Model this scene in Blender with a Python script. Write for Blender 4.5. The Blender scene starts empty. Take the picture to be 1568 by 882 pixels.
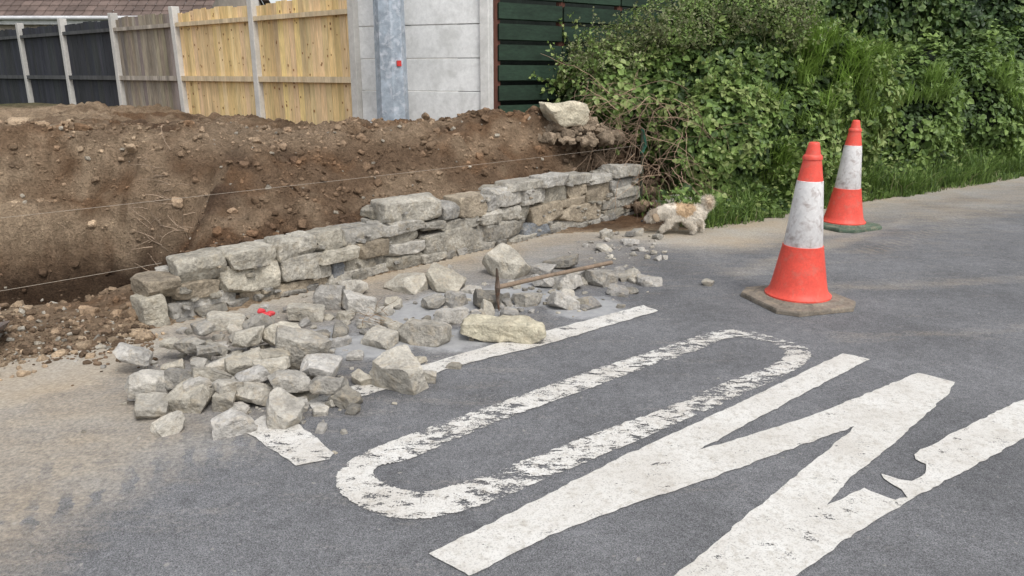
import bpy, math, random
import numpy as np
from mathutils import Vector, Matrix
from mathutils.geometry import tessellate_polygon
random.seed(7); RNG=np.random.default_rng(7)
scene=bpy.context.scene
scene.view_settings.view_transform='Standard'; scene.view_settings.look='None'; scene.view_settings.exposure=0

# ------------------------------------------------ camera + survey helpers
F=1141.0; PITCH=math.radians(16.1); SP,CP=math.sin(PITCH),math.cos(PITCH); CAMH=1.5
cam=bpy.data.cameras.new('camera'); cam.sensor_width=36; cam.lens=F/1568*36; cam.clip_end=1000
camo=bpy.data.objects.new('camera',cam); scene.collection.objects.link(camo)
camo.location=(0,0,CAMH); camo.rotation_euler=(math.radians(90)-PITCH,0,0); scene.camera=camo
def ray(u,v):
    a=(u-784)/F; b=(441-v)/F
    return np.array([a, CP+SP*b, -SP+CP*b])
def gp(u,v,z=0.0):      # survey: point on level z
    d=ray(u,v); t=(z-CAMH)/d[2]; return np.array([0,0,CAMH])+d*t
def dp(u,v,t):          # survey: point at distance t
    return np.array([0,0,CAMH])+ray(u,v)*t
def depth(P): return P[1]*CP-(P[2]-CAMH)*SP

# ------------------------------------------------ numpy noise
def _h(ix,iy,iz,seed):
    n=(ix.astype(np.int64)*73856093)^(iy.astype(np.int64)*19349663)^(iz.astype(np.int64)*83492791)^(seed*2654435)
    n=(n&0xffffffff).astype(np.uint32)
    n^=n>>np.uint32(13); n=n*np.uint32(0x5bd1e995); n^=n>>np.uint32(15); n=n*np.uint32(0x27d4eb2d); n^=n>>np.uint32(13)
    return n.astype(np.float64)/4294967295.0
def vn(P,seed=0):
    P=np.asarray(P,float); i=np.floor(P).astype(np.int64); f=P-i; f=f*f*(3-2*f)
    r=0
    for a in (0,1):
        for b in (0,1):
            for c in (0,1):
                w=(f[:,0] if a else 1-f[:,0])*(f[:,1] if b else 1-f[:,1])*(f[:,2] if c else 1-f[:,2])
                r=r+w*_h(i[:,0]+a,i[:,1]+b,i[:,2]+c,seed)
    return r
def fbm(P,seed=0,o=4):
    a=0.5; s=0; tot=0; P=np.asarray(P,float)
    for k in range(o):
        s=s+a*vn(P*(2.03**k)+k*7.3,seed+k); tot+=a; a*=0.52
    return s/tot
def sst(a,b,x):
    t=np.clip((x-a)/(b-a),0,1); return t*t*(3-2*t)

# ------------------------------------------------ mesh building
class MB:
    def __init__(s): s.v=[];s.f=[];s.c=[];s.n=0
    def add(s,v,f,c):
        v=np.asarray(v,float); c=np.asarray(c,float)
        if c.ndim==1: c=np.tile(c[:3],(len(v),1))
        s.v.append(v); s.c.append(c)
        f=np.asarray(f,int)
        s.f.append(f+s.n); s.n+=len(v)
    def obj(s,name,mat,smooth=False,parent=None,sharp=None):
        V=np.concatenate(s.v); C=np.concatenate(s.c)
        loops=np.concatenate([f.reshape(-1) for f in s.f])
        tot=np.concatenate([np.full(len(f),f.shape[1]) for f in s.f])
        start=np.concatenate([[0],np.cumsum(tot)[:-1]])
        me=bpy.data.meshes.new(name)
        me.vertices.add(len(V)); me.vertices.foreach_set('co',V.astype(np.float32).ravel())
        me.loops.add(len(loops)); me.loops.foreach_set('vertex_index',loops.astype(np.int32))
        me.polygons.add(len(tot)); me.polygons.foreach_set('loop_start',start.astype(np.int32))
        me.update(calc_edges=True)
        a=me.color_attributes.new('Col','FLOAT_COLOR','POINT')
        a.data.foreach_set('color',np.hstack([C,np.ones((len(C),1))]).astype(np.float32).ravel())
        me.polygons.foreach_set('use_smooth',np.full(len(tot),smooth))
        if sharp: me.set_sharp_from_angle(angle=math.radians(sharp))
        me.materials.append(mat)
        o=bpy.data.objects.new(name,me); scene.collection.objects.link(o)
        if parent: o.parent=parent
        return o
def empty(name):
    o=bpy.data.objects.new(name,None); scene.collection.objects.link(o); return o
BF=[[0,3,2,1],[4,5,6,7],[0,1,5,4],[1,2,6,5],[2,3,7,6],[3,0,4,7]]
def box(mb,c,ax,ay,az,col,jit=0):
    c=np.asarray(c,float);ax=np.asarray(ax,float);ay=np.asarray(ay,float);az=np.asarray(az,float)
    v=[c+sx*ax+sy*ay+sz*az for sx,sy,sz in [(-1,-1,-1),(1,-1,-1),(1,1,-1),(-1,1,-1),(-1,-1,1),(1,-1,1),(1,1,1),(-1,1,1)]]
    v=np.array(v)
    if jit: v+=RNG.normal(0,jit,v.shape)
    mb.add(v,BF,col)
def tube(mb,pts,rad,col,k=5):
    pts=np.asarray(pts,float); n=len(pts); rad=np.broadcast_to(rad,(n,))
    V=[]
    for i in range(n):
        d=pts[min(i+1,n-1)]-pts[max(i-1,0)]; d/=np.linalg.norm(d)+1e-9
        a=np.cross(d,[0,0,1.0]); 
        if np.linalg.norm(a)<.1: a=np.cross(d,[1.0,0,0])
        a/=np.linalg.norm(a); b=np.cross(d,a)
        for j in range(k):
            t=2*math.pi*j/k; V.append(pts[i]+rad[i]*(math.cos(t)*a+math.sin(t)*b))
    Fc=[[i*k+j,i*k+(j+1)%k,(i+1)*k+(j+1)%k,(i+1)*k+j] for i in range(n-1) for j in range(k)]
    mb.add(V,Fc,col)
_tc={}
def cubegrid(n):
    if n in _tc: return _tc[n]
    idx={};V=[];Fc=[]
    def g(p):
        k=tuple(p)
        if k not in idx: idx[k]=len(V);V.append([2*c/n-1 for c in p])
        return idx[k]
    for ax in range(3):
        for sd in (0,n):
            for i in range(n):
                for j in range(n):
                    q=[]
                    for (a,b) in ((i,j),(i+1,j),(i+1,j+1),(i,j+1)):
                        p=[0,0,0];p[ax]=sd;p[(ax+1)%3]=a;p[(ax+2)%3]=b;q.append(g(p))
                    if sd==0:q=q[::-1]
                    Fc.append(q)
    _tc[n]=(np.array(V),np.array(Fc)); return _tc[n]
CORN=np.array([(a,b,c) for a in(-1,1) for b in(-1,1) for c in(-1,1)],float)
def rock(mb,c,dims,rot,col,n=8,k=7,warp=.16,chops=6,rough=.05,chop=(.62,.9)):
    V,Fc=cubegrid(n); p=V.copy()
    p=p/((np.abs(p)**k).sum(1)**(1/k))[:,None]
    off=RNG.uniform(-warp,warp,(8,3))
    w=np.prod((1+p[:,None,:]*CORN[None])/2,axis=2); p=p+w@off
    for _ in range(chops):
        d=RNG.normal(size=3); d/=np.linalg.norm(d); lim=np.abs(d).sum()*RNG.uniform(*chop)
        e=np.clip(p@d-lim,0,None); p=p-e[:,None]*d
    nr=p/np.linalg.norm(p,axis=1)[:,None]
    dims=np.asarray(dims,float); p=p*dims/2
    if rough:
        s=RNG.uniform(0,100); m=dims.mean()
        p=p+nr*((fbm(p/m*3.2+s,3,4 if n>6 else 2)-.5)*rough*m*2.2)[:,None]
    R=np.array(Matrix.Rotation(rot[2],3,'Z')@Matrix.Rotation(rot[1],3,'Y')@Matrix.Rotation(rot[0],3,'X'))
    mb.add(p@R.T+np.asarray(c),Fc,col)

# ------------------------------------------------ material helpers
def nt_new(name):
    m=bpy.data.materials.new(name); m.use_nodes=True; nt=m.node_tree; nt.nodes.clear(); return m,nt
def nd(nt,t,ins=None,**kw):
    x=nt.nodes.new(t)
    for k,v in kw.items(): setattr(x,k,v)
    if ins:
        for k,v in ins.items():
            if isinstance(v,bpy.types.NodeSocket): nt.links.new(v,x.inputs[k])
            else: x.inputs[k].default_value=v
    return x
def noise(nt,co,scale,detail=4,rough=.6,dist=0):
    return nd(nt,'ShaderNodeTexNoise',{'Vector':co,'Scale':scale,'Detail':detail,'Roughness':rough,'Distortion':dist}).outputs['Fac']
def mr(nt,val,a,b,c=0,d=1):
    return nd(nt,'ShaderNodeMapRange',{'Value':val,'From Min':a,'From Max':b,'To Min':c,'To Max':d}).outputs['Result']
def mixc(nt,fac,a,b,mode='MIX'):
    x=nd(nt,'ShaderNodeMix',data_type='RGBA',blend_type=mode)
    for sk,v in ((x.inputs[0],fac),(x.inputs[6],a),(x.inputs[7],b)):
        if isinstance(v,bpy.types.NodeSocket): nt.links.new(v,sk)
        elif isinstance(v,(int,float)): sk.default_value=v
        else: sk.default_value=(*v[:3],1)
    return x.outputs[2]
def mth(nt,op,a,b=0.0):
    x=nd(nt,'ShaderNodeMath',operation=op)
    for i,v in enumerate((a,b)):
        if isinstance(v,bpy.types.NodeSocket): nt.links.new(v,x.inputs[i])
        else: x.inputs[i].default_value=v
    return x.outputs[0]
def finish(nt,col,rough=.85,bumps=(),spec=.3,metal=0,co=None):
    b=nd(nt,'ShaderNodeBsdfPrincipled',{'Roughness':rough,'Specular IOR Level':spec,'Metallic':metal})
    nt.links.new(col,b.inputs['Base Color'])
    prev=None
    for h,st,dist in bumps:
        bp=nd(nt,'ShaderNodeBump',{'Height':h,'Strength':st,'Distance':dist})
        if prev: nt.links.new(prev,bp.inputs['Normal'])
        prev=bp.outputs['Normal']
    if prev: nt.links.new(prev,b.inputs['Normal'])
    o=nd(nt,'ShaderNodeOutputMaterial'); nt.links.new(b.outputs[0],o.inputs[0]); return b
def grey(nt,v): return nd(nt,'ShaderNodeCombineColor',{0:v,1:v,2:v}).outputs[0]
def colmat(name,s1=3,s2=25,lo=.7,hi=1.25,rough=.85,bs=40,bst=.5,bd=.01,stain=None,stf=.4,spec=.3,metal=0,stretch=None):
    """vertex colour modulated by two noise octaves, optional stain colour, bump"""
    m,nt=nt_new(name)
    co=nd(nt,'ShaderNodeTexCoord').outputs['Object']
    if stretch: co=nd(nt,'ShaderNodeMapping',{'Vector':co,'Scale':stretch}).outputs[0]
    a=nd(nt,'ShaderNodeAttribute',attribute_name='Col').outputs['Color']
    n1=noise(nt,co,s1,3); n2=noise(nt,co,s2,4,.7)
    v=mth(nt,'MULTIPLY',mr(nt,n1,.3,.7,lo,hi),mr(nt,n2,.3,.7,lo,hi))
    c=mixc(nt,1.0,a,grey(nt,v),'MULTIPLY')
    if stain:
        n3=noise(nt,co,s1*2.3,4,.65,.5); c=mixc(nt,mr(nt,n3,.5,.68,0,stf),c,stain)
    finish(nt,c,rough,[(noise(nt,co,bs,3,.65),bst,bd)] if bst>.2 else [],spec,metal)
    return m
M_stone=colmat('stone',8,45,.66,1.32,.92,34,1.0,.02,stain=(.36,.30,.21),stf=.4)
M_rub=colmat('rubble_stone',8,50,.72,1.28,.92,38,1.0,.016,stain=(.42,.35,.25),stf=.45)
M_conc=colmat('concrete',1.6,22,.88,1.08,.9,60,.3,.004,stain=(.33,.33,.30),stf=.35)
M_plast=colmat('cone_plastic',7,60,.86,1.1,.5,60,.1,.002,stain=(.33,.22,.17),stf=.25,spec=.4)
M_band=colmat('cone_reflective_band',6,40,.85,1.05,.45,60,.1,.002,stain=(.30,.23,.20),stf=.7,spec=.4)
M_rub2=colmat('cone_base_rubber',8,50,.7,1.2,.9,50,.5,.004,stain=(.33,.27,.19),stf=.6)
M_pine=colmat('new_pine',1.4,9,.74,1.18,.8,20,.3,.003,stain=(.60,.38,.16),stf=.3,stretch=(5,5,.6))
M_oldw=colmat('weathered_wood',1.4,9,.62,1.25,.9,20,.4,.003,stretch=(5,5,.6))
M_dark=colmat('charcoal_wood',1.4,9,.7,1.25,.8,20,.3,.003,stretch=(5,5,.6))
M_green=colmat('green_painted_wood',2,14,.7,1.25,.75,30,.3,.003,stretch=(1,1,4))
M_metal=colmat('galvanised_steel',5,16,.75,1.18,.5,30,.1,.002,stain=(.60,.62,.66),stf=.8,metal=.25)
M_roof=colmat('roof_tiles',1.2,8,.8,1.2,.85,20,.1,.02)
M_brick=colmat('wall_render',1,8,.85,1.1,.85,20,.1,.01)
M_iron=colmat('rusty_iron',12,60,.6,1.3,.7,60,.3,.002,stain=(.16,.07,.03),stf=.6,metal=.3)
M_wood=colmat('tool_handle_wood',6,40,.75,1.2,.7,40,.2,.002,stretch=(3,3,3))
M_twig=colmat('dry_twigs',6,40,.7,1.3,.9,40,.1,.002)
M_fur=colmat('dog_fur',12,90,.85,1.1,.9,90,.1,.003)
M_clod=colmat('soil_clods',5,60,.65,1.35,.97,45,1.0,.02,spec=.1)
M_string=colmat('string',5,50,.9,1.1,.8,50,.1,.001)

def leafmat(name,tr=.3):
    m,nt=nt_new(name)
    a=nd(nt,'ShaderNodeAttribute',attribute_name='Col').outputs['Color']
    b=nd(nt,'ShaderNodeBsdfPrincipled',{'Base Color':a,'Roughness':.5,'Specular IOR Level':.35})
    o=nd(nt,'ShaderNodeOutputMaterial')
    if tr:
        t=nd(nt,'ShaderNodeBsdfTranslucent',{'Color':a})
        x=nd(nt,'ShaderNodeMixShader',{0:tr}); nt.links.new(b.outputs[0],x.inputs[1]); nt.links.new(t.outputs[0],x.inputs[2])
        nt.links.new(x.outputs[0],o.inputs[0])
    else: nt.links.new(b.outputs[0],o.inputs[0])
    return m
M_leaf=leafmat('leaves',.18); M_grass=leafmat('grass_blades',.25)

# ------------------------------------------------ terrain function
W0=np.array([-2.207,4.34]); WD=np.array([.680,.733]); WN=np.array([-.733,.680]); WLEN=5.33
C0=np.array([-4.26,6.3]); CE=np.array([.915,.404]); CM=np.array([.404,-.915])
V0=np.array([2.1,7.5]); VD=np.array([.825,.565]); VB=np.array([-.565,.825])
def sn(x,y):
    rx,ry=x-W0[0],y-W0[1]; return rx*WD[0]+ry*WD[1], rx*WN[0]+ry*WN[1]
def qr(x,y):
    return (x-C0[0])*CM[0]+(y-C0[1])*CM[1],(x-C0[0])*CE[0]+(y-C0[1])*CE[1]
def edge(x,y):   # distance into the road
    s,n=sn(x,y); dv=(x-V0[0])*VB[0]+(y-V0[1])*VB[1]
    return np.minimum(-n-.02,-dv+np.maximum(0,4.9-s)*.6)
def height(x,y,detail=True):
    x=np.asarray(x,float);y=np.asarray(y,float)
    s,n=sn(x,y); q,r=qr(x,y)
    P=np.stack([x,y,0*x],1)
    big=fbm(P*1.1,11,3)-.5
    q0=q
    q=q+ (fbm(P*.9,17,3)-.5)*.55+(fbm(P*3.5,19,3)-.5)*.26
    zc=1.07+big*.18-.06*sst(.6,2.5,r)*(1-sst(3,4.4,r))
    qw=np.clip(2.62-(r-1.08)*.43-.35,.5,3)
    t=np.clip(q/qw,0,1); hR=zc+(.24-zc)*(.55*t+.45*t*t*(3-2*t))
    hL=zc-(zc-.50)*sst(0,.30,q)-(.50+.50)*sst(.40,.85,q)
    hL=np.where(q0>1.4,hL+(.50+.03)*sst(1.62,1.95,q),hL)
    w=sst(.65,1.6,r+ (fbm(P*1.7,5,2)-.5)*.6); h=hL*(1-w)+hR*w
    h=h-.10*np.clip(-q,0,1.2)*(q<0)
    h=np.where(h>0,h*sst(.0,.28,n),h*sst(.15,.5,n))
    dv=(x-V0[0])*VB[0]+(y-V0[1])*VB[1]
    k=sst(2.3,3.6,x)
    a=.95*(1-k)+.05*k
    hv=.95*sst(0,1.5,dv-a)
    w2=sst(4.9,5.6,s); h=h*(1-w2)+hv*w2
    far=sst(14,30,np.hypot(x,y)); h=h*(1-far)
    if detail:
        soil=sst(-.05,.25,-edge(x,y))*(1-sst(8.5,11,x))
        cl=np.abs(fbm(P*4.2,23,4)-.5)*2; cl2=np.abs(fbm(P*9,27,3)-.5)*2
        rug=(fbm(P*2.3,31,5)-.5)*.18+(cl-.25)*.14+(cl2-.25)*.07+(fbm(P*14,41,3)-.5)*.045
        h=h+rug*soil*(.35+.65*sst(.03,.3,np.abs(h)))*(1-far)
        h=np.where(edge(x,y)>-.03,-.012,h)
        h=np.where((edge(x,y)>-.4)&(x>9),-.012,h)
    return h
def gz(x,y): return float(height(np.array([x]),np.array([y]))[0])

def axis(lo,hi,step,far):
    a=list(np.arange(lo,hi,step)); d=step; v=a[0]; L=[]
    while v>-far: d*=1.35; v-=d; L.append(v)
    d=step; v=a[-1]; R=[]
    while v<far: d*=1.35; v+=d; R.append(v)
    return np.array(L[::-1]+a+R)
def grid(xs,ys,zf,keep=None):
    X,Y=np.meshgrid(xs,ys); x=X.ravel();y=Y.ravel()
    z=zf(x,y); nx=len(xs);ny=len(ys)
    i,j=np.meshgrid(np.arange(nx-1),np.arange(ny-1)); b=(j*nx+i).ravel()
    Fc=np.stack([b,b+1,b+1+nx,b+nx],1)
    V=np.stack([x,y,z],1)
    if keep is not None:
        k=keep(x,y); ok=k[Fc].all(1); Fc=Fc[ok]
        used=np.unique(Fc); mp=np.full(len(V),-1); mp[used]=np.arange(len(used)); V=V[used]; Fc=mp[Fc]
    return V,Fc
def soilcol(x,y,z):
    P=np.stack([x,y,z],1)
    dark=np.array([.088,.055,.036]); mid=np.array([.165,.110,.070]); tan=np.array([.37,.28,.19]); red=np.array([.18,.105,.058])
    a=fbm(P*1.3,51,4)[:,None]; b=fbm(P*3.1,61,4)[:,None]
    C=mid*(1-.8*sst(.47,.62,a))+dark*.8*sst(.47,.62,a)
    C=C*(1-.6*sst(.5,.65,b))+red*.6*sst(.5,.65,b)
    q,r=qr(x,y); q=q[:,None]; r=r[:,None]; zz=z[:,None]; s,n=sn(x,y)
    left=(1-sst(.3,1.2,r+(b-.5)*2.4))
    tanw=left*sst(-.1,.2,zz+(a-.5)*.7)*.9*(1-.6*sst(.52,.62,fbm(P*np.array([4,4,9]),75,3))[:,None])
    tanw=np.maximum(tanw,.55*sst(.47,.6,fbm(P*.9,71,3))[:,None]*sst(.75,.95,zz))
    tanw=np.maximum(tanw,.5*sst(.51,.64,fbm(P*2.3,73,4))[:,None])
    e_=edge(x,y)[:,None]
    tanw=np.maximum(tanw, .9*sst(-.30,-.05,e_))
    C=C*(1-tanw)+tan*tanw
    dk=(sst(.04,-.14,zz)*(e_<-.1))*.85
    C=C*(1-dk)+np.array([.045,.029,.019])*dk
    return C
# ground
V,Fc=grid(axis(-6.5,10.6,.038,300),axis(2.5,13.0,.038,300),height)
x,y,z=V.T
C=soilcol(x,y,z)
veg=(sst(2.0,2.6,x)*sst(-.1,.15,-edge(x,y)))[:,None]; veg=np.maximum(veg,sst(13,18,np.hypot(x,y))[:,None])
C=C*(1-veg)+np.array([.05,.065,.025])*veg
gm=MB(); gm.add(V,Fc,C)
m,nt=nt_new('soil')
co=nd(nt,'ShaderNodeTexCoord').outputs['Object']
at=nd(nt,'ShaderNodeAttribute',attribute_name='Col').outputs['Color']
n1=noise(nt,co,9,6,.7); n2=noise(nt,co,55,4,.7)
c=mixc(nt,1.0,at,mixc(nt,mr(nt,n1,.25,.75),(.60,.58,.56),(1.42,1.42,1.42)),'MULTIPLY')
c=mixc(nt,1.0,c,mixc(nt,mr(nt,n2,.25,.75),(.60,.60,.60),(1.40,1.40,1.40)),'MULTIPLY')
finish(nt,c,.97,[(n1,1.0,.09),(n2,1.0,.025)],.12)
ground=gm.obj('ground',m,True)

# ------------------------------------------------ road
def dist_line(x,y,a,b):
    ab=b-a; t=np.clip(((x-a[0])*ab[0]+(y-a[1])*ab[1])/(ab@ab),0,1)
    return np.hypot(x-a[0]-t*ab[0],y-a[1]-t*ab[1]),t
xs=axis(-5,10.4,.05,300); ys=axis(1.0,13,.05,300)
def rz(x,y):
    return np.zeros_like(x)+.004
V,Fc=grid(xs,ys,rz,lambda x,y:edge(x,y)>0.0)
x,y,z=V.T; e_=edge(x,y); s_,n_=sn(x,y)
P=V*1.0
wob=(fbm(P*1.2,81,4)-.5)
dust=np.exp(-np.clip(e_,0,None)/.34)*1.0
lb=(1-sst(-.5,.8,s_+wob*1.2))
dust=np.maximum(dust,lb*(1-sst(.45,1.25,e_+wob*.9)))
dust=np.maximum(dust,.56*lb*(1-sst(1.3,2.3,e_+wob*.9)))
dust=np.maximum(dust,.85*(1-sst(.4,1.5,e_+wob))*sst(3.2,4.6,s_)*(1-sst(5.6,7.2,s_)))
dust=np.maximum(dust,.42*np.exp(-((e_-.9)/.6)**2)*sst(6,7.5,s_))
dust=np.maximum(dust,.55*np.exp(-np.clip(e_-.3,0,None)/.8))
for (A,B,wd,am) in (((1180,445),(1640,425),.16,.30),((1130,420),(1500,300),.16,.34),((1300,520),(1640,500),.12,.18)):
    d,t=dist_line(x,y,gp(*A)[:2],gp(*B)[:2]); dust=np.maximum(dust,am*np.exp(-(d/wd)**2)*(.4+1.6*np.clip(wob+.3,0,1)))
slur=np.zeros_like(x)
for (u,v,rr) in ((560,530,.40),(640,490,.42),(720,470,.40),(820,450,.35),(480,520,.35),(690,520,.35),(900,470,.3)):
    g=gp(u,v); slur=np.maximum(slur,1-sst(rr*.5,rr*1.15,np.hypot(x-g[0],y-g[1])+wob*.5))
trk=np.zeros_like(x)
for (A,B,wd,am) in ((( -60,830),(360,680),.11,1.0),((60,725),(290,665),.07,.6),((1330,385),(1640,285),.13,.7)):
    a_=gp(*A)[:2];b_=gp(*B)[:2]; d,t=dist_line(x,y,a_,b_); trk=np.maximum(trk,am*np.exp(-(d/wd)**4))
rm=MB(); rm.add(V,Fc,np.stack([dust,slur,trk],1))
m,nt=nt_new('asphalt')
co=nd(nt,'ShaderNodeTexCoord').outputs['Object']
sep=nd(nt,'ShaderNodeSeparateColor'); nt.links.new(nd(nt,'ShaderNodeAttribute',attribute_name='Col').outputs['Color'],sep.inputs[0])
du,sl,tk=sep.outputs
sp=noise(nt,co,210,2,.75); big=noise(nt,co,1.3,4,.6); med=noise(nt,co,14,4,.7); fine=noise(nt,co,62,4,.72)
base=mixc(nt,mr(nt,sp,.32,.68),(.056,.057,.060),(.235,.235,.24))
base=mixc(nt,mr(nt,sp,.66,.74,0,.6),base,(.38,.375,.37))
tone=mth(nt,'MULTIPLY',mth(nt,'MULTIPLY',mr(nt,big,.3,.7,.78,1.24),mr(nt,med,.3,.7,.84,1.16)),mr(nt,fine,.3,.7,.74,1.26))
base=mixc(nt,1.0,base,grey(nt,tone),'MULTIPLY')
mp=nd(nt,'ShaderNodeMapping',{'Vector':co,'Rotation':(0,0,math.radians(-42)),'Scale':(.35,1.6,1)}).outputs[0]
st=noise(nt,mp,5.5,5,.72)
dn=mth(nt,'ADD',mth(nt,'MULTIPLY',st,.75),mth(nt,'MULTIPLY',fine,.45))
fac=mr(nt,mth(nt,'ADD',mth(nt,'MULTIPLY',du,1.05),mth(nt,'MULTIPLY',dn,.95)),.66,1.35,0,1)
mp2=nd(nt,'ShaderNodeMapping',{'Vector':co,'Rotation':(0,0,math.radians(-22))}).outputs[0]
wv=nd(nt,'ShaderNodeTexWave',{'Vector':mp2,'Scale':3.1,'Distortion':4.0,'Detail':3.0,'Detail Scale':3.5,'Detail Roughness':.65},wave_type='BANDS',bands_direction='X').outputs['Fac']
brk=mr(nt,noise(nt,co,6,3),.40,.56)
fac=mth(nt,'MULTIPLY',fac,mth(nt,'SUBTRACT',1.0,mth(nt,'MULTIPLY',mth(nt,'MULTIPLY',mr(nt,wv,.5,.3),mth(nt,'MULTIPLY',tk,brk)),.85)))
fac=mth(nt,'MAXIMUM',fac,mth(nt,'MULTIPLY',mth(nt,'MULTIPLY',mth(nt,'MULTIPLY',mr(nt,wv,.5,.7),tk),mr(nt,dn,.45,.65)),.5))
dcol=mixc(nt,mr(nt,big,.35,.65),(.38,.31,.225),(.38,.35,.30))
dcol=mixc(nt,1.0,dcol,grey(nt,mr(nt,fine,.3,.7,.68,1.25)),'MULTIPLY')
c=mixc(nt,fac,base,dcol)
sf=mr(nt,mth(nt,'ADD',sl,mth(nt,'MULTIPLY',med,.8)),.75,1.25,0,.9)
c=mixc(nt,sf,c,mixc(nt,med,(.24,.24,.245),(.46,.46,.45)))
spot=mth(nt,'MULTIPLY',mr(nt,noise(nt,co,26,2,.5),.70,.76,0,1),.5)
c=mixc(nt,spot,c,(.38,.36,.32))
finish(nt,c,.9,[(sp,.6,.007)],.25)
road=rm.obj('road',m,True)

# ------------------------------------------------ road markings
def paintmat(name):
    m,nt=nt_new(name)
    co=nd(nt,'ShaderNodeTexCoord').outputs['Object']
    wear=nd(nt,'ShaderNodeAttribute',attribute_name='Col').outputs['Fac']
    mp=nd(nt,'ShaderNodeMapping',{'Vector':co,'Rotation':(0,0,math.radians(-75)),'Scale':(.7,1.5,1)}).outputs[0]
    n=noise(nt,mp,15,7,.76,.4); f=noise(nt,co,150,3,.75); g=noise(nt,co,3,4)
    d=mth(nt,'ADD',mth(nt,'MULTIPLY',n,.72),mth(nt,'MULTIPLY',f,.28))
    hole=mr(nt,mth(nt,'ADD',mth(nt,'SUBTRACT',wear,.5),d),.585,.597,0,1)
    c=mixc(nt,mr(nt,g,.3,.7),(.55,.52,.47),(.69,.675,.635))
    c=mixc(nt,mr(nt,noise(nt,co,34,5,.75),.50,.68,0,.65),c,(.38,.34,.28))
    c=mixc(nt,mr(nt,f,.52,.66,0,.6),c,(.25,.235,.215))
    b=nd(nt,'ShaderNodeBsdfPrincipled',{'Base Color':c,'Roughness':.75,'Specular IOR Level':.25})
    bp=nd(nt,'ShaderNodeBump',{'Height':f,'Strength':.5,'Distance':.005}); nt.links.new(bp.outputs[0],b.inputs['Normal'])
    t=nd(nt,'ShaderNodeBsdfTransparent'); x=nd(nt,'ShaderNodeMixShader',{0:hole})
    nt.links.new(b.outputs[0],x.inputs[1]); nt.links.new(t.outputs[0],x.inputs[2])
    o=nd(nt,'ShaderNodeOutputMaterial'); nt.links.new(x.outputs[0],o.inputs[0]); return m
M_paint=paintmat('road_paint')
def densify(pts,step=.025):
    out=[]; n=len(pts)
    for i in range(n):
        a,b=pts[i],pts[(i+1)%n]; L=np.linalg.norm(b-a); k=max(1,int(L/step))
        for j in range(k): out.append(a+(b-a)*j/k)
    out=np.array(out); q=np.hstack([out,np.zeros((len(out),1))])
    out[:,0]+=(vn(q*31,7)-.5)*.013; out[:,1]+=(vn(q*31+50,8)-.5)*.013   # ragged thermoplastic edge
    return list(out)
mk=MB(); ZP=.009
def poly(uv,wear):
    pts=[gp(u,v)[:2] for u,v in uv]; pts=densify(pts)
    v3=[Vector((p[0],p[1],0)) for p in pts]
    tri=tessellate_polygon([v3])
    V=np.array([[p[0],p[1],ZP] for p in pts]); Fc=np.array([list(t) for t in tri])
    mk.add(V,Fc,[wear]*3)
poly([(657,852),(800,780),(950,703),(1130,620),(1290,543),(1332,552),(1230,605),(1070,692),(1150,668),(1240,640),(1310,612),(1405,573),(1462,587),(1310,655),(1200,694),(1090,735),(940,785),(830,828),(720,886)],.485)
poly([(1462,587),(1310,655),(1250,705),(1180,762),(1100,830),(1035,884),(950,955),(1110,990),(1220,885),(1300,825),(1400,765),(1480,722),(1568,674),(1650,630),(1650,575),(1568,612),(1500,645),(1422,686),(1398,698),(1400,706),(1420,714),(1416,728),(1398,740),(1376,737),(1350,728),(1352,736),(1378,752),(1388,764),(1368,768),(1322,750),(1265,778),(1300,735),(1360,690),(1450,607)],.49)
poly([(985,469),(850,505),(760,528),(600,575),(470,615),(480,632),(620,590),(700,562),(830,531),(1008,478)],.525)
poly([(373,662),(400,640),(430,630),(512,696),(505,706),(455,716)],.53)
Op=[(600,678,628,705),(690,645,715,668),(790,610,810,630),(880,578,900,598),(980,545,995,562),(1050,522,1065,540),(1095,509,1105,522),(1140,508,1140,519),(1200,522,1178,528),(1236,535,1200,540),(1240,550,1195,553),(1215,570,1165,568),(1140,605,1105,590),(1050,645,1010,630),(950,688,905,668),(860,725,810,705),(780,760,735,733),(700,787,680,750),(640,797,645,756),(590,793,615,752),(540,772,585,742),(515,745,572,728),(525,718,580,716),(555,697,598,712)]
out=[gp(a,b)[:2] for a,b,_,_ in Op]; inn=[gp(a,b)[:2] for _,_,a,b in Op]
def smooth_closed(pts,k=14):
    n=len(pts);r=[]
    for i in range(n):
        p0,p1,p2,p3=pts[i-1],pts[i],pts[(i+1)%n],pts[(i+2)%n]
        for j in range(k):
            t=j/k; r.append(.5*((2*p1)+(-p0+p2)*t+(2*p0-5*p1+4*p2-p3)*t*t+(-p0+3*p1-3*p2+p3)*t**3))
    return r
so,si=smooth_closed(out),smooth_closed(inn); n=len(so)
so=[p+RNG.normal(0,.003,2) for p in so]; si=[p+RNG.normal(0,.003,2) for p in si]
VV=[];CC=[]
for k,(a,b) in enumerate(zip(so,si)):
    i=k/14
    w=.530+ (.035 if (.3<i<16.5) else 0)+.04*math.exp(-((i-7.5)/2)**2)+.02*math.sin(i*1.7)
    for f_ in (0,.25,.5,.75,1):
        VV.append([*(a*(1-f_)+b*f_),ZP]); CC.append([w+(.03 if f_ in(0,1) else 0)]*3)
VV=np.array(VV);FF=[]
for i in range(n):
    j=(i+1)%n
    for k in range(4): FF.append([i*5+k,j*5+k,j*5+k+1,i*5+k+1])
mk.add(VV,np.array(FF)[:,::-1],np.array(CC))
marks=mk.obj('road_markings',M_paint)
import bmesh
me=marks.data; bm=bmesh.new(); bm.from_mesh(me)
for f in bm.faces:
    f.normal_update()
    if f.normal.z<0: f.normal_flip()
bm.to_mesh(me); bm.free()

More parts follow.
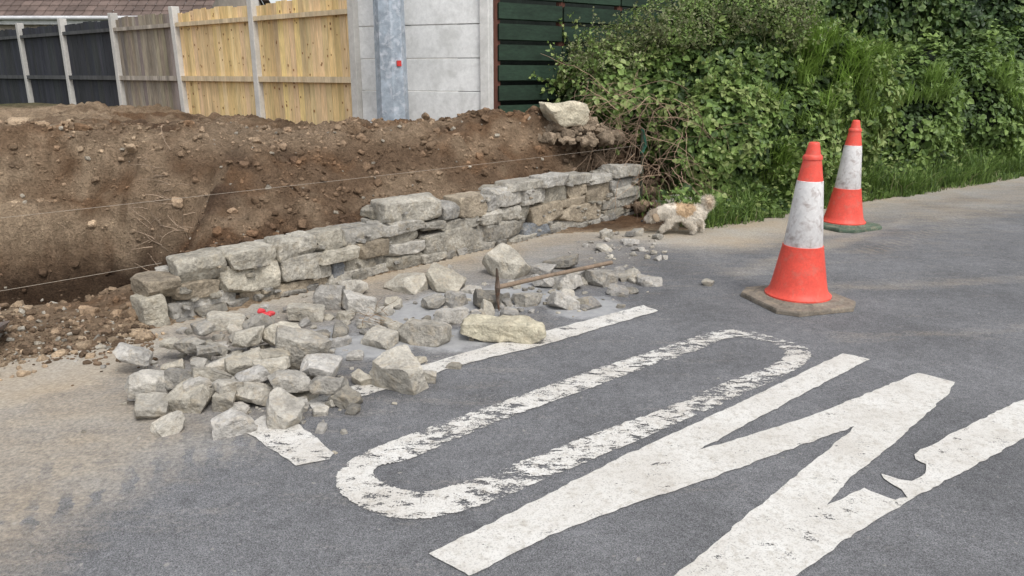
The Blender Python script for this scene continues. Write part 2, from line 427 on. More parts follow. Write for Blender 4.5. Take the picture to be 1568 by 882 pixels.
# ------------------------------------------------ dry stone wall
def wallpt(u,v,n=0.0):
    d=ray(u,v); Wn=np.array([WN[0],WN[1]]); t=(n+W0@Wn)/(d[:2]@Wn); p=np.array([0,0,CAMH])+d*t
    return (p[:2]-W0)@WD, p[2]
def w3(s,n,z): return np.array([*(W0+WD*s+WN*n),z])
ST=[(222,258,455,506),(228,280,428,457),(275,350,392,430),(350,425,381,410),(338,432,406,446),(268,338,430,457),(260,373,456,488),(375,507,434,477),(425,458,367,402),(457,486,361,392),(433,507,391,428),(485,533,355,382),(530,592,350,374),(545,592,369,394),(487,545,381,400),(508,527,400,428),(527,578,396,415),(508,597,414,446),
(596,682,307,340),(588,650,339,356),(650,683,339,352),(590,650,356,373),(592,648,373,391),(590,646,390,424),(578,592,394,415),(650,734,352,387),(645,682,387,417),(682,746,384,413),(680,706,312,338),(706,747,299,335),(683,737,335,351),(734,749,347,382),(738,770,321,342),(738,803,339,366),(746,780,366,392),(780,822,361,390),(747,771,300,321),(771,801,317,336),(760,801,289,317),(803,841,341,362),(820,847,370,388),(785,835,277,291),(801,818,291,313),(818,836,286,311),(801,816,314,339),(816,863,309,341),(836,871,284,310),(840,896,338,368),(830,871,269,285),(870,906,267,283),(871,901,283,304),(862,925,314,338),(863,902,303,316),(901,942,281,312),(895,941,269,282),(940,981,253,271),(942,981,270,287),(902,926,310,318),(925,981,300,317),(925,979,316,329),(942,979,286,301),(896,926,332,352),(846,870,366,384)]
wm=MB(); tops=[]
BLUE={15,39}
def stonecol(dark=0,i=-1):
    g=RNG.uniform(.24,.40); t=RNG.uniform(0,1)
    c=np.array([g,g*(.955-.04*t),g*(.87-.13*t)])
    if i in BLUE: c=np.array([.17,.18,.19])
    elif RNG.random()<.15: c=np.array([.28,.235,.175])*RNG.uniform(.8,1.2)
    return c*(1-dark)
WA=math.atan2(WD[1],WD[0])
for si_,(u0,u1,v0,v1) in enumerate(ST):
    um=(u0+u1)/2; s0,_=wallpt(u0,(v0+v1)/2); s1,_=wallpt(u1,(v0+v1)/2); _,z1=wallpt(um,v0); _,z0=wallpt(um,v1)
    z0=max(z0,-.02); w=s1-s0; h=z1-z0
    dn=RNG.uniform(.20,.26); nf=RNG.normal(0,.016)
    rock(wm,w3((s0+s1)/2,nf+dn/2,(z0+z1)/2),(w*1.02,dn,h*1.04),(RNG.normal(0,.035),RNG.normal(0,.03),WA+RNG.normal(0,.035)),stonecol(i=si_),n=18,k=14,warp=.13,chops=10,rough=.055,chop=(.70,.96))
    tops.append((s0,s1,z1,z0))
def topz(s):
    c=[t[2] for t in tops if t[0]-.02<=s<=t[1]+.02]; return max(c) if c else .3
s=0.02
while s<WLEN:
    w=RNG.uniform(.10,.28); z=0.0; T=topz(min(s+w/2,5.2))-RNG.uniform(.03,.09)
    while z<T-.03:
        h=min(RNG.uniform(.05,.11),T-z+.01)
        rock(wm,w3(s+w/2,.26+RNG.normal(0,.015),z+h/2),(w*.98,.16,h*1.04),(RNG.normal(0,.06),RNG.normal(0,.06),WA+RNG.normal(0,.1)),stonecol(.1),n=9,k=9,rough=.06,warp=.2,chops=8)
        z+=h
    s+=w
s=0.0
while s<WLEN-.05:
    w=RNG.uniform(.08,.24); h=RNG.uniform(.04,.09)
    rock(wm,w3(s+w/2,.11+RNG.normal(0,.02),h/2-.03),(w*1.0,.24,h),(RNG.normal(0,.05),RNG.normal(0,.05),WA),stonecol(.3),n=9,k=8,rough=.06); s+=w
for _ in range(60):
    s=RNG.uniform(.1,WLEN-.1); z=RNG.uniform(.03,max(.05,topz(s)-.06)); w=RNG.uniform(.03,.08)
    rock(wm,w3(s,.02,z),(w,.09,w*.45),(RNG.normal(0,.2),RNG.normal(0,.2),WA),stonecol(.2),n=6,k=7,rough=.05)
ss=np.linspace(.06,WLEN-.06,60)
V=[];Fc=[]
for i,s in enumerate(ss):
    T=min(topz(s-.05),topz(s),topz(s+.05))-.07
    V+= [w3(s,.08,-.03),w3(s,.08,T),w3(s,.32,T-.02),w3(s,.32,-.03)]
for i in range(len(ss)-1):
    for k in range(4): Fc.append([i*4+k,(i+1)*4+k,(i+1)*4+(k+1)%4,i*4+(k+1)%4])
Fc+=[[0,1,2,3],[len(V)-1,len(V)-2,len(V)-3,len(V)-4]]
wallE=empty('dry_stone_wall')
wm.obj('wall_stones',M_stone,True,wallE,sharp=28)
cm=MB(); cm.add(V,Fc,[.05,.042,.034]); cm.obj('rubble_core',M_stone,False,wallE)

# ------------------------------------------------ rubble stones
RB=[(205,541,48,26),(228,580,62,48),(275,575,38,38),(238,620,56,36),(255,648,46,32),(300,608,60,48),(352,648,60,42),(345,614,36,44),(370,555,55,38),(398,600,80,36),(432,632,56,56),(325,572,50,30),(350,588,40,28),(440,580,62,36),(455,612,30,22),(500,585,54,28),(530,608,40,36),(556,576,40,30),(612,576,78,66),(655,572,36,24),(462,528,72,64),(430,508,58,44),(492,556,62,30),(380,515,46,30),(396,494,42,32),(345,489,52,32),(470,478,56,36),(506,460,50,46),(536,441,42,28),(550,468,52,34),(585,515,50,28),(650,511,82,42),(600,496,30,20),(563,490,40,22),(680,434,52,28),(624,433,60,30),(662,461,32,26),(696,457,40,28),(690,484,46,30),(744,460,46,34),(775,410,62,44),(806,457,42,28),(780,481,32,24),(862,460,46,30),(902,462,38,18),(866,432,42,30),(886,422,30,24),(832,430,36,24),(920,426,42,30),(858,402,46,24),(826,412,42,20),(948,441,34,18),(995,427,36,20),(962,420,32,16),(695,553,26,12),(290,525,36,22),(312,500,32,20),(265,524,30,16),(722,440,30,12),(320,533,34,22),(410,560,50,34),(340,556,40,28),(300,585,36,26),(385,575,44,30),(470,600,30,20),(420,545,50,30),(930,358,20,20),(925,378,24,12),(600,462,30,18),(530,480,26,16),(965,440,22,14),(870,450,24,16),(715,500,22,14),(240,600,34,24),(215,600,30,24),(1040,299,46,26),(1012,301,22,16),(268,560,30,22),(305,556,30,22),(365,620,30,22),(520,520,28,18),(640,545,24,14),(545,540,26,16)]
rb=MB()
def rubcol():
    g=RNG.uniform(.28,.46); t=RNG.uniform(0,1); return np.array([g,g*(.955-.04*t),g*(.885-.14*t)])*(RNG.uniform(.55,.8) if RNG.random()<.22 else 1)
for (u,v,w,h) in RB:
    pile= 200<u<520 and 490<v<600
    z=.03+ (.07 if pile else 0)
    g=gp(u,v+.12*h,z); t=depth(g); W=w*t/F; Hh=h*t/F*.78; D=W*RNG.uniform(.6,.95)
    if v<320: g=gp(u,v+h*.4,.1)
    rock(rb,(g[0],g[1],max(Hh/2-.008,z+.0 if pile else 0)),(W*1.03,D,Hh*1.05),(RNG.normal(0,.2),RNG.normal(0,.2),RNG.uniform(-.7,.7)),rubcol(),n=20,k=14,warp=.28,chops=10,rough=.06,chop=(.52,.86))
g=gp(768,520,.0); rock(rb,(g[0],g[1],.07),(.50,.16,.125),(0.05,.03,-.12),(.44,.40,.30),n=24,k=10,warp=.14,chops=10,rough=.085,chop=(.62,.88))
for _ in range(600):
    r=RNG.random()
    if r<.5: u=RNG.normal(390,105);v=RNG.normal(560,44)
    elif r<.85: u=RNG.normal(700,150);v=480-.16*(u-700)+RNG.normal(0,22)
    else: u=RNG.uniform(870,1020);v=RNG.uniform(350,400)
    g=gp(u,v)
    if edge(g[0:1],g[1:2])[0]<.03: continue
    sz=min(.09,.010+RNG.exponential(.018))
    rock(rb,(g[0],g[1],sz*.28),(sz*RNG.uniform(.9,1.6),sz,sz*.7),(RNG.normal(0,.3),RNG.normal(0,.3),RNG.uniform(0,3)),rubcol()*.95,n=5,k=9,warp=.3,chops=6,rough=.05,chop=(.55,.85))
rb.obj('stone_rubble_pile',M_rub,True,sharp=28)

# ------------------------------------------------ soil clods on the bank
cl=MB(); N=12000
xx=RNG.uniform(-6.2,2.4,N*2); yy=RNG.uniform(3.0,9.2,N*2)
s_,n_=sn(xx,yy); q_,r_=qr(xx,yy)
ok=(n_>.36)|((s_<.0)&(n_>-.3))|((s_>5.4)&(n_>-.6)); ok&=(q_>-.7)
xx=xx[ok];yy=yy[ok]; hz=height(xx,yy); clump=fbm(np.stack([xx,yy,0*xx],1)*1.5,91,3); sc_=soilcol(xx,yy,hz)
for i in range(len(xx)):
    if RNG.random()>.30+1.9*max(0,clump[i]-.4): continue
    sz=min(.10,.012+RNG.exponential(.013)+(.03 if RNG.random()<.015 else 0))
    r=RNG.random()
    if r<.94: c=sc_[i]*RNG.uniform(.75,1.35)
    else: c=np.array([.34,.30,.24])*RNG.uniform(.7,1.1); sz=min(sz,.045)
    z=hz[i] if edge(xx[i:i+1],yy[i:i+1])[0]<0 else .004
    rock(cl,(xx[i],yy[i],z+sz*.10),(sz*RNG.uniform(.9,1.5),sz*RNG.uniform(.8,1.2),sz*.75),(RNG.normal(0,.4),RNG.normal(0,.4),RNG.uniform(0,3)),c,n=3 if sz<.04 else 6,k=5,warp=.35,chops=4,rough=.10,chop=(.55,.88))
for i in range(1100):
    g=gp(RNG.uniform(-60,235),RNG.normal(515,20))
    sz=min(.045,.007+RNG.exponential(.008))
    zt=max(gz(g[0],g[1]),.004)
    rock(cl,(g[0],g[1],zt+sz*.15),(sz*1.3,sz,sz*.7),tuple(RNG.normal(0,.4,3)),(np.array([.15,.105,.07]) if RNG.random()<.85 else np.array([.33,.30,.25]))*RNG.uniform(.6,1.3),n=4,k=5,warp=.3,chops=4,rough=.08)
hc=dp(868,218,8.3)
for i in range(560):
    r=RNG.random()**.5; a_=RNG.uniform(0,2*math.pi); rx=.60*r*math.cos(a_); ry=.45*r*math.sin(a_)
    top=.30*(1-r**1.6)
    sz=min(.17,.03+RNG.exponential(.035)); 
    p=np.array([hc[0]+rx,hc[1]+ry,.80+top*RNG.uniform(.1,1)])
    rock(cl,p,(sz*RNG.uniform(.9,1.4),sz,sz*RNG.uniform(.6,.95)),tuple(RNG.normal(0,.5,3)),np.array([.27,.21,.15])*RNG.uniform(.6,1.15),n=10 if sz>.1 else 6,k=5,warp=.3,chops=8,rough=.12,chop=(.5,.82))
for i in range(320):
    g=dp(RNG.uniform(800,1010),RNG.uniform(195,285),RNG.uniform(8.0,8.7)); sz=min(.16,.03+RNG.exponential(.03))
    zt=gz(g[0],g[1]); g[2]=min(g[2],zt+.10)
    rock(cl,g,(sz*1.2,sz,sz*.8),tuple(RNG.normal(0,.5,3)),np.array([.20,.145,.10])*RNG.uniform(.5,1.2),n=6,k=5,warp=.3,chops=6,rough=.1,chop=(.5,.82))
cl.obj('soil_clods',M_clod,True,sharp=35)
bl=MB(); g=dp(866,174,8.05); rock(bl,g,(.47,.36,.31),(.1,-.1,.4),(.50,.45,.34),n=24,k=8,warp=.25,chops=12,rough=.10,chop=(.52,.82)); 
bl.obj('boulder',M_rub,True,sharp=30)

# ------------------------------------------------ wooden fence (concrete posts)
E=np.array([-1.83,9.24]); STEP=np.array([-1.595,1.298]); FD=STEP/np.linalg.norm(STEP); FN=np.array([-FD[1],FD[0]])
if FN[1]>0: FN=-FN
fd=np.array([*FD,0]); fn=np.array([*FN,0]); up=np.array([0,0,1.])
fE=empty('wooden_fence'); pm=MB()
mbs={'pine':MB(),'old':MB(),'dark':MB()}
for k in range(9):
    p=np.array([*(E+STEP*k),0]); lean=RNG.normal(0,.012)
    box(pm,p+up*1.55+fn*.02,fd*.055,fn*.06,up*.90+fd*lean,np.array([.54,.52,.48])*RNG.uniform(.9,1.08))
    if k==8: break
    kind='pine' if k<2 else ('old' if k==2 else 'dark'); mb=mbs[kind]
    base={'pine':np.array([.82,.61,.32]),'old':np.array([.30,.255,.21]),'dark':np.array([.040,.042,.048])}[kind]
    L=np.linalg.norm(STEP)-.11; nb=17; bw=L/nb
    for j in range(nb):
        c=p+fd*(.055+bw*(j+.5)); top=2.35+RNG.normal(0,.010)+(.03*math.sin(j/nb*math.pi) if kind!='dark' else 0)
        zc=(top+.75)/2; hh=(top-.75)/2
        col=base*RNG.uniform(.78,1.12)*np.array([1,RNG.uniform(.95,1.03),RNG.uniform(.85,1.1)])
        box(mb,c+up*zc+fn*RNG.uniform(0,.005),fd*(bw/2-.002),fn*.006,up*hh+fd*RNG.normal(0,.003),col)
    box(mb,p+fd*(.055+L/2)-fn*.016+up*1.5,fd*(L/2),fn*.003,up*.7,base*.25)
    rc={'pine':np.array([.62,.50,.33]),'old':np.array([.40,.35,.29]),'dark':np.array([.08,.08,.08])}[kind]
    for zr,hr in ((2.19,.028),(1.42,.035)):
        box(mb,p+fd*(.055+L/2)+fn*.045+up*zr,fd*(L/2-.002),fn*.024,up*hr,rc)
    if kind=='pine':
        for _ in range(60):
            j=RNG.integers(0,nb); c=p+fd*(.055+bw*(j+RNG.uniform(.25,.75)))+up*RNG.uniform(1.0,2.3)+fn*.0125
            rr=RNG.uniform(.006,.013); box(mb,c,fd*rr,fn*.001,up*rr*1.3,(.30,.15,.06))
po=pm.obj('concrete_posts',M_conc,False,fE); bv=po.modifiers.new('b','BEVEL'); bv.width=.008; bv.segments=2
mbs['pine'].obj('pine_panels',M_pine,False,fE); mbs['old'].obj('weathered_panel',M_oldw,False,fE); mbs['dark'].obj('charcoal_panels',M_dark,False,fE)

# concrete panel wall
R_=np.array([-.28,8.63]); cd=(R_-E); CL=np.linalg.norm(cd); cd/=CL; cn=np.array([cd[1],-cd[0]])
if cn[1]>0: cn=-cn
cd3=np.array([*cd,0]);cn3=np.array([*cn,0]); cE=empty('concrete_panel_wall'); cs=MB()
for i in range(6):
    z0=.58+i*.36; box(cs,np.array([*(E+cd*(CL/2)),z0+.178])+cn3*RNG.normal(0,.003),cd3*(CL/2-.05),cn3*.025,up*.177,np.array([.75,.75,.73])*RNG.uniform(.94,1.04))
o=cs.obj('concrete_slabs',M_conc,False,cE); bv=o.modifiers.new('b','BEVEL'); bv.width=.006; bv.segments=2
cs=MB(); box(cs,np.array([*R_,1.65]),cd3*.055,cn3*.07,up*1.15,(.63,.62,.59)); 
o=cs.obj('concrete_post',M_conc,False,cE); bv=o.modifiers.new('b','BEVEL'); bv.width=.01; bv.segments=2

# green slatted fence
G0=np.array([-.16,8.78]); gd=np.array([.80,.60]); gn=np.array([.6,-.8]); gd3=np.array([*gd,0]);gn3=np.array([*gn,0])
gE=empty('green_slatted_fence'); gb=MB()
for sec in range(4):
    for i in range(8):
        z=.83+i*.222
        box(gb,np.array([*(G0+gd*(.47+sec*.95)),z])+gn3*RNG.normal(0,.003),gd3*.462,gn3*.014+up*.006,up*.084,np.array([.022,.044,.027])*RNG.uniform(.75,1.25))
gb.obj('green_boards',M_green,False,gE)
gb=MB()
for sec in range(5): box(gb,np.array([*(G0+gd*(sec*.95)),1.6])-gn3*.045,gd3*.045,gn3*.028,up*1.05,(.12,.05,.035))
gb.obj('posts',M_oldw,False,gE)
gb=MB(); box(gb,np.array([*(G0+gd*1.9-gn*.5),1.4]),gd3*2.1,gn3*.02,up*1.2,(.012,.018,.014)); gb.obj('shed_side_behind',M_dark,False,gE)

# steel pole
pE=empty('lamp_column'); pl=MB(); pc=np.array([-1.34,8.62])
def prism(mb,c,r0,r1,z0,z1,k,col,rot=0):
    V=[];
    for r,z in ((r0,z0),(r1,z1)):
        for j in range(k): a=2*math.pi*j/k+rot; V.append([c[0]+r*math.cos(a),c[1]+r*math.sin(a),z])
    mb.add(V,[[j,(j+1)%k,(j+1)%k+k,j+k] for j in range(k)],col)
prism(pl,pc,.185,.165,.5,2.3,8,(.36,.41,.46),.2); prism(pl,pc,.165,.10,2.3,7,8,(.36,.41,.46),.2)
tube(pl,[[pc[0],pc[1],6.95],[pc[0]+.1,pc[1]-.4,7.3],[pc[0]+.2,pc[1]-1.3,7.4]],[.06,.05,.05],(.36,.41,.46),8)
pl.obj('column',M_metal,False,pE)
pl=MB(); box(pl,(pc[0]+.2,pc[1]-1.5,7.4),(.12,.02,0),(-.05,.3,0),(0,0,.05),(.3,.31,.32)); pl.obj('lantern',M_metal,False,pE)
def polehit(u,v):
    d=ray(u,v)
    for t in np.arange(7.5,9,.002):
        p=np.array([0,0,CAMH])+d*t
        if np.hypot(p[0]-pc[0],p[1]-pc[1])<.172: return p
    return p
g=polehit(611,97); rd=np.array([g[0]-pc[0],g[1]-pc[1],0]); rd/=np.linalg.norm(rd); tg=np.array([-rd[1],rd[0],0])
pl=MB(); box(pl,g,tg*.026,rd*.008,up*.030,(.55,.035,.03)); pl.obj('red_sticker',M_plast,False,pE)

# houses behind the fence
def house(x0,x1,y0,y1,ze,zr,wc,rc,name):
    e=empty(name); w=MB(); box(w,((x0+x1)/2,(y0+y1)/2,ze/2),((x1-x0)/2-.3,0,0),(0,(y1-y0)/2-.3,0),(0,0,ze/2),wc)
    xm=(x0+.35,x1-.35)
    ym=(y0+y1)/2
    for xg in xm: w.add([[xg,y0+.3,ze],[xg,y1-.3,ze],[xg,ym,zr-.15]],[[0,1,2]],wc)
    w.obj('walls',M_brick,False,e)
    r=MB(); rows=16; cols=int((x1-x0)/.3)
    for sd in (0,1):
        for i in range(rows):
            f0,f1=i/rows,(i+1)/rows; ya=(y0+(ym-y0)*f0) if sd==0 else (y1+(ym-y1)*f0); yb=(y0+(ym-y0)*f1) if sd==0 else (y1+(ym-y1)*f1)
            za=ze+(zr-ze)*f0; zb=ze+(zr-ze)*f1
            for j in range(cols):
                xa=x0+(x1-x0)*j/cols; xb=x0+(x1-x0)*(j+1)/cols-.015
                r.add([[xa,ya,za+.045],[xb,ya,za+.045],[xb,yb,zb+.01],[xa,yb,zb+.01],[xa,ya,za-.02],[xb,ya,za-.02]],[[0,1,2,3],[4,5,1,0]],np.array(rc)*RNG.uniform(.8,1.2))
    r.obj('roof',M_roof,False,e)
    t=MB(); tube(t,[[x0,y0-.06,ze-.03],[x1,y0-.06,ze-.03]],.06,(.6,.6,.6),8); box(t,((x0+x1)/2,y0+.06,ze-.12),((x1-x0)/2,0,0),(0,.02,0),(0,0,.1),(.6,.6,.58))
    for xg in (x0+1.5,x0+4): 
        if xg+.8<x1: box(t,(xg,y0+.28,ze-1.2),(.5,0,0),(0,.03,0),(0,0,.5),(.05,.06,.07))
    t.obj('gutter_and_windows',M_brick,False,e)
house(-17.0,-9.6,25,33,3.2,6.0,(.42,.36,.30),(.13,.095,.08),'bungalow')
house(-8.9,-2,34,42,4.2,7.2,(.45,.42,.38),(.12,.10,.09),'bungalow')

# ------------------------------------------------ traffic cones
def revolve(mb,c,prof,col,k=40):
    V=[];n=len(prof)
    for r,z in prof:
        for j in range(k): a=2*math.pi*j/k; V.append([c[0]+r*math.cos(a),c[1]+r*math.sin(a),c[2]+z])
    mb.add(V,[[i*k+j,i*k+(j+1)%k,(i+1)*k+(j+1)%k,(i+1)*k+j] for i in range(n-1) for j in range(k)],col)
def cone(c,rot,basecol,tilt=0,sc=1):
    e=empty('traffic_cone')
    red=(.74,.085,.055); wh=(.78,.76,.74)
    a=MB()
    revolve(a,(0,0,0),[(.215,.045),(.215,.058),(.196,.075),(.185,.10),(.172,.16),(.131,.385),(.131,.392)],red)
    revolve(a,(0,0,0),[(.131,.392),(.122,.394)],red)
    revolve(a,(0,0,0),[(.0805,.818),(.057,.955),(.062,.958),(.062,.972),(.056,.985),(.048,.99),(.036,1.05),(.033,1.062),(.025,1.068),(.0,1.07)],red)
    a.obj('body',M_plast,True,e,sharp=40)
    a=MB(); revolve(a,(0,0,0),[(.1235,.392),(.1245,.394),(.083,.820),(.079,.822)],wh); a.obj('reflective_band',M_band,True,e,sharp=40)
    a=MB(); h=.305; q=.10
    pts=[(h-q,-h),(h,-h+q),(h,h-q),(h-q,h),(-h+q,h),(-h,h-q),(-h,-h+q),(-h+q,-h)]
    V=[];lev=[(1,.0),(1.0,.022),(.985,.032),(.80,.036),(.74,.048)]
    for k_,z in lev: V+=[[x*k_,y*k_,z] for x,y in pts]
    V.append([0,0,.048]); Fq=[[i*8+j,i*8+(j+1)%8,(i+1)*8+(j+1)%8,(i+1)*8+j] for i in range(len(lev)-1) for j in range(8)]
    a.add(V,Fq,basecol)
    a.add([V[32+j] for j in range(8)]+[V[-1]],[[j,(j+1)%8,8] for j in range(8)],basecol)
    a.obj('rubber_base',M_rub2,False,e)
    e.location=(c[0],c[1],.006); e.rotation_euler=(0,tilt,rot); e.scale=(sc,)*3
    return e
g=gp(1220,462); cone(g,math.radians(16),(.21,.18,.145),0.0)
g=gp(1290,347); cone(g,math.radians(28),(.10,.14,.10),0.01,.985)

# ------------------------------------------------ pickaxe, shovel, glove, pin, strings, twigs
pk=empty('pickaxe'); a=MB()
h0=gp(762,440,.17); h1=gp(936,402,.10)
tube(a,[h0,h0*.6+h1*.4+[0,0,.004],h1],[.018,.015,.017],(.23,.17,.12),8); a.obj('handle',M_wood,True,pk)
a=MB()
tube(a,[h0+[-.005,-.015,.13],h0+[-.002,0,.07],h0,h0+[0,-.005,-.08],h0+[.01,-.02,-.155]],[.005,.012,.022,.013,.005],(.12,.09,.07),6); a.obj('head',M_iron,False,pk)
sh=empty('shovel'); a=MB()
g=gp(2,530,.05); V=[];Fs=[]
for i in range(9):
    f=i/8; wdt=.115*math.sqrt(max(0,1-(max(0,f-.45)/.55)**2)) if f>.45 else .115
    for j in range(7):
        v=(j/6*2-1); V.append([g[0]-.17+.2*f, g[1]+.11+v*wdt-.15*f+.04, .05+.07*f+ .03*v*v+.02])
Fs=[[i*7+j,(i+1)*7+j,(i+1)*7+j+1,i*7+j+1] for i in range(8) for j in range(6)]
a.add(V,Fs,(.20,.17,.15)); a.obj('blade',M_iron,True,sh)
a=MB(); p0=np.array([g[0]-.15,g[1]+.15,.08]); tube(a,[p0,p0+[-.5,.35,.05],p0+[-1.0,.65,.1]],[.017]*3,(.25,.17,.10),8); tube(a,[p0+[-1.06,.56,.1],p0+[-.96,.74,.11]],[.015]*2,(.2,.14,.1),8); a.obj('handle',M_wood,True,sh)
a=MB(); g=gp(407,487,.05)
for k,(dx,dy,w) in enumerate(((0,0,.07),(.035,.01,.045),(-.03,.015,.05))):
    rock(a,g+[dx,dy,.02+.01*k],(w,w*.6,.03),(.2,.2*k,.5*k),(.62,.05,.06),n=8,k=3,warp=.3,chops=2)
a.obj('work_glove',M_plast,True)
a=MB(); pb=w3(WLEN+.03,.0,-.05); tube(a,[pb,pb+[.0,0,.5],pb+[-.02,0,.95]],[.016]*3,(.055,.07,.05),6)
tube(a,[pb+[-.02,-.02,.70],pb+[.02,.02,.78],pb+[-.02,0,.97]],[.022,.028,.02],(.03,.12,.08),6)
a.obj('steel_line_pin',M_iron,False)
a=MB(); pb=w3(-2.6,.03,-.05); tube(a,[pb,pb+[0,0,.95]],[.013]*2,(.055,.06,.045),6); a.obj('steel_line_pin',M_iron,False)
a=MB()
def sag(p,q,d=.012,n=14): return [p+(q-p)*i/n-np.array([0,0,d*4*(i/n)*(1-i/n)]) for i in range(n+1)]
tube(a,sag(w3(-2.6,.02,.79),w3(WLEN+.03,.02,.74)),.0010,(.42,.36,.29),4)
tube(a,sag(w3(-2.6,.0,.43),w3(.1,.0,.385)),.0010,(.42,.36,.29),4)
a.obj('builders_string_line',M_string,False)
tw=MB()
def twig(mb,p,d,L,r,col,n=7,curl=.35,grav=.0,k=4):
    pts=[np.array(p,float)]; d=np.array(d,float); d/=np.linalg.norm(d)
    for i in range(n): 
        d=d+RNG.normal(0,curl,3)*.5; d[2]-=grav; d/=np.linalg.norm(d); pts.append(pts[-1]+d*L/n)
    tube(mb,pts,np.linspace(r,r*.35,len(pts)),col,k); return pts
def hit(u,v):
    d=ray(u,v); ts=np.arange(3.5,10,.04); X=d[0]*ts; Y=d[1]*ts; Z=CAMH+d[2]*ts; h=height(X,Y); k=np.argmax(Z<h); return np.array([X[k],Y[k],h[k]])
hb_=hit(250,378)
for _ in range(70):
    g=hb_+RNG.normal(0,1,3)*[.12,.12,.0]; g[2]=gz(g[0],g[1])+.02
    twig(tw,g,[RNG.normal(0,1),RNG.normal(0,.6),RNG.uniform(-.1,.7)],RNG.uniform(.12,.34),.0035,np.array([.32,.24,.17])*RNG.uniform(.5,1.6))
for _ in range(14):
    g=gp(RNG.normal(575,15),RNG.normal(488,6),.06)
    twig(tw,g,[RNG.normal(0,1),RNG.normal(0,.5),RNG.uniform(-.1,.5)],RNG.uniform(.08,.2),.002,np.array([.24,.16,.09])*RNG.uniform(.6,1.4))
tw.obj('twig_pile',M_twig,False)
tw=MB()
for _ in range(240):
    u=RNG.uniform(895,1075); t=RNG.uniform(8.0,8.8); v=RNG.uniform(130,260)+ (u-950)*.25
    g=dp(u,v,t)
    twig(tw,g,[RNG.normal(-.3,.8),RNG.normal(-.5,.5),RNG.normal(0,.6)],RNG.uniform(.3,.9),RNG.uniform(.002,.005),np.array([.27,.19,.13])*RNG.uniform(.5,1.7),n=9,grav=.10,curl=.3)
tw.obj('bramble_stems',M_twig,False)

# ------------------------------------------------ foliage
def leaves(mb,P,Nn,size,col,aspect=.42,droop=.4):
    n=len(P); Nn=Nn/np.linalg.norm(Nn,axis=1)[:,None]
    a=RNG.normal(size=(n,3)); a[:,2]-=droop; a-= (a*Nn).sum(1)[:,None]*Nn; a/=np.linalg.norm(a,axis=1)[:,None]+1e-9
    b=np.cross(Nn,a); s=size[:,None]
    fold=Nn*s*.10
    V=np.stack([P, P+a*s*.28+b*s*aspect+fold, P+a*s*.65+b*s*aspect*.8+fold, P+a*s-Nn*s*.08, P+a*s*.65-b*s*aspect*.8+fold, P+a*s*.28-b*s*aspect+fold],1).reshape(-1,3)
    i=np.arange(n)[:,None]*6
    Fq=np.concatenate([i+np.array([[0,3,2,1]]),i+np.array([[0,5,4,3]])])
    mb.add(V,Fq,np.repeat(col,6,axis=0))
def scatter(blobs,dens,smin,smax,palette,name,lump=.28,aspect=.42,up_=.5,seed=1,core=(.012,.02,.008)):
    mb=MB(); cb=MB()
    for bi,(x0,y0,z0,rx,ry,rz_) in enumerate(blobs):
        area=4*math.pi*((rx*ry)**1.6/3+(rx*rz_)**1.6/3+(ry*rz_)**1.6/3)**(1/1.6)
        n=int(area*dens); d=RNG.normal(size=(n,3)); d/=np.linalg.norm(d,axis=1)[:,None]
        R=np.array([rx,ry,rz_]); C=np.array([x0,y0,z0])
        lum=fbm((C+d*R)*1.6,seed,3)-.5; lum2=fbm((C+d*R)*5,seed+5,2)-.5
        rad=1+lum*lump*2+lum2*.26-np.abs(RNG.normal(0,.07,n))+.09*(RNG.random(n)<.08)
        P=C+d*R*rad[:,None]
        keep=(d[:,1]<.45)|(d[:,2]>.2)
        for bj,b in enumerate(blobs):
            if bj!=bi: keep&=(((P-np.array(b[:3]))/np.array(b[3:]))**2).sum(1)>.62
        P=P[keep]; dd=d[keep]; l2=(lum*1.0+lum2*.8)[keep]
        gzv=height(P[:,0],P[:,1],False); k2=P[:,2]>gzv-.02; k2&=edge(P[:,0],P[:,1])<.12; P=P[k2];dd=dd[k2];l2=l2[k2]
        m=len(P)
        if m==0: continue
        Nn=dd/R*R.mean()+RNG.normal(0,.5,(m,3)); Nn[:,2]+=up_
        pal=np.array(palette); w=np.clip(.5+l2*1.9+RNG.normal(0,.22,m),0,.999)*(len(pal)-1)
        i0=w.astype(int); f=(w-i0)[:,None]; col=pal[i0]*(1-f)+pal[np.minimum(i0+1,len(pal)-1)]*f
        col=col*RNG.uniform(.8,1.2,(m,1))
        leaves(mb,P,Nn,RNG.uniform(smin,smax,m),col,aspect)
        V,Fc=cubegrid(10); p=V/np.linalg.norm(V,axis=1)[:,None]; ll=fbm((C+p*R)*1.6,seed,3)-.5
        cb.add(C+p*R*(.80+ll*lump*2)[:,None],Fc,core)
    return mb,cb
def plant(name,*parts,stems=None):
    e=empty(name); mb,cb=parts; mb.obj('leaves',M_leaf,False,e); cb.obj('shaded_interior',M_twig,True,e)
    if stems: stems.obj('stems',M_twig,False,e)
    return e
G1=[(.046,.080,.024),(.088,.145,.038),(.135,.21,.052),(.20,.285,.075),(.28,.34,.12)]
G2=[(.024,.046,.018),(.045,.085,.027),(.080,.135,.036),(.14,.20,.058)]
G3=[(.15,.16,.075),(.19,.21,.095),(.23,.24,.125)]
hb=[(1.25,9.40,1.25,.74,.7,.58),(1.85,9.45,1.25,.65,.7,.75),(2.6,9.75,1.40,1.0,1.1,1.08),(2.45,8.95,.75,.72,.62,.72),(3.1,9.2,.75,.75,.6,.75),(3.8,10.15,1.15,1.0,1.0,.95)]
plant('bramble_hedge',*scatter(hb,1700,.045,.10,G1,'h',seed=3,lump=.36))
sp_=[(1.2,9.2,1.65,.55,.45,.32),(1.9,9.1,1.95,.6,.45,.32),(2.8,9.2,2.15,.7,.5,.3)]
mb,cb=scatter(sp_,1500,.022,.05,G3+G1[2:4],'s',lump=.8,seed=9,aspect=.25); 
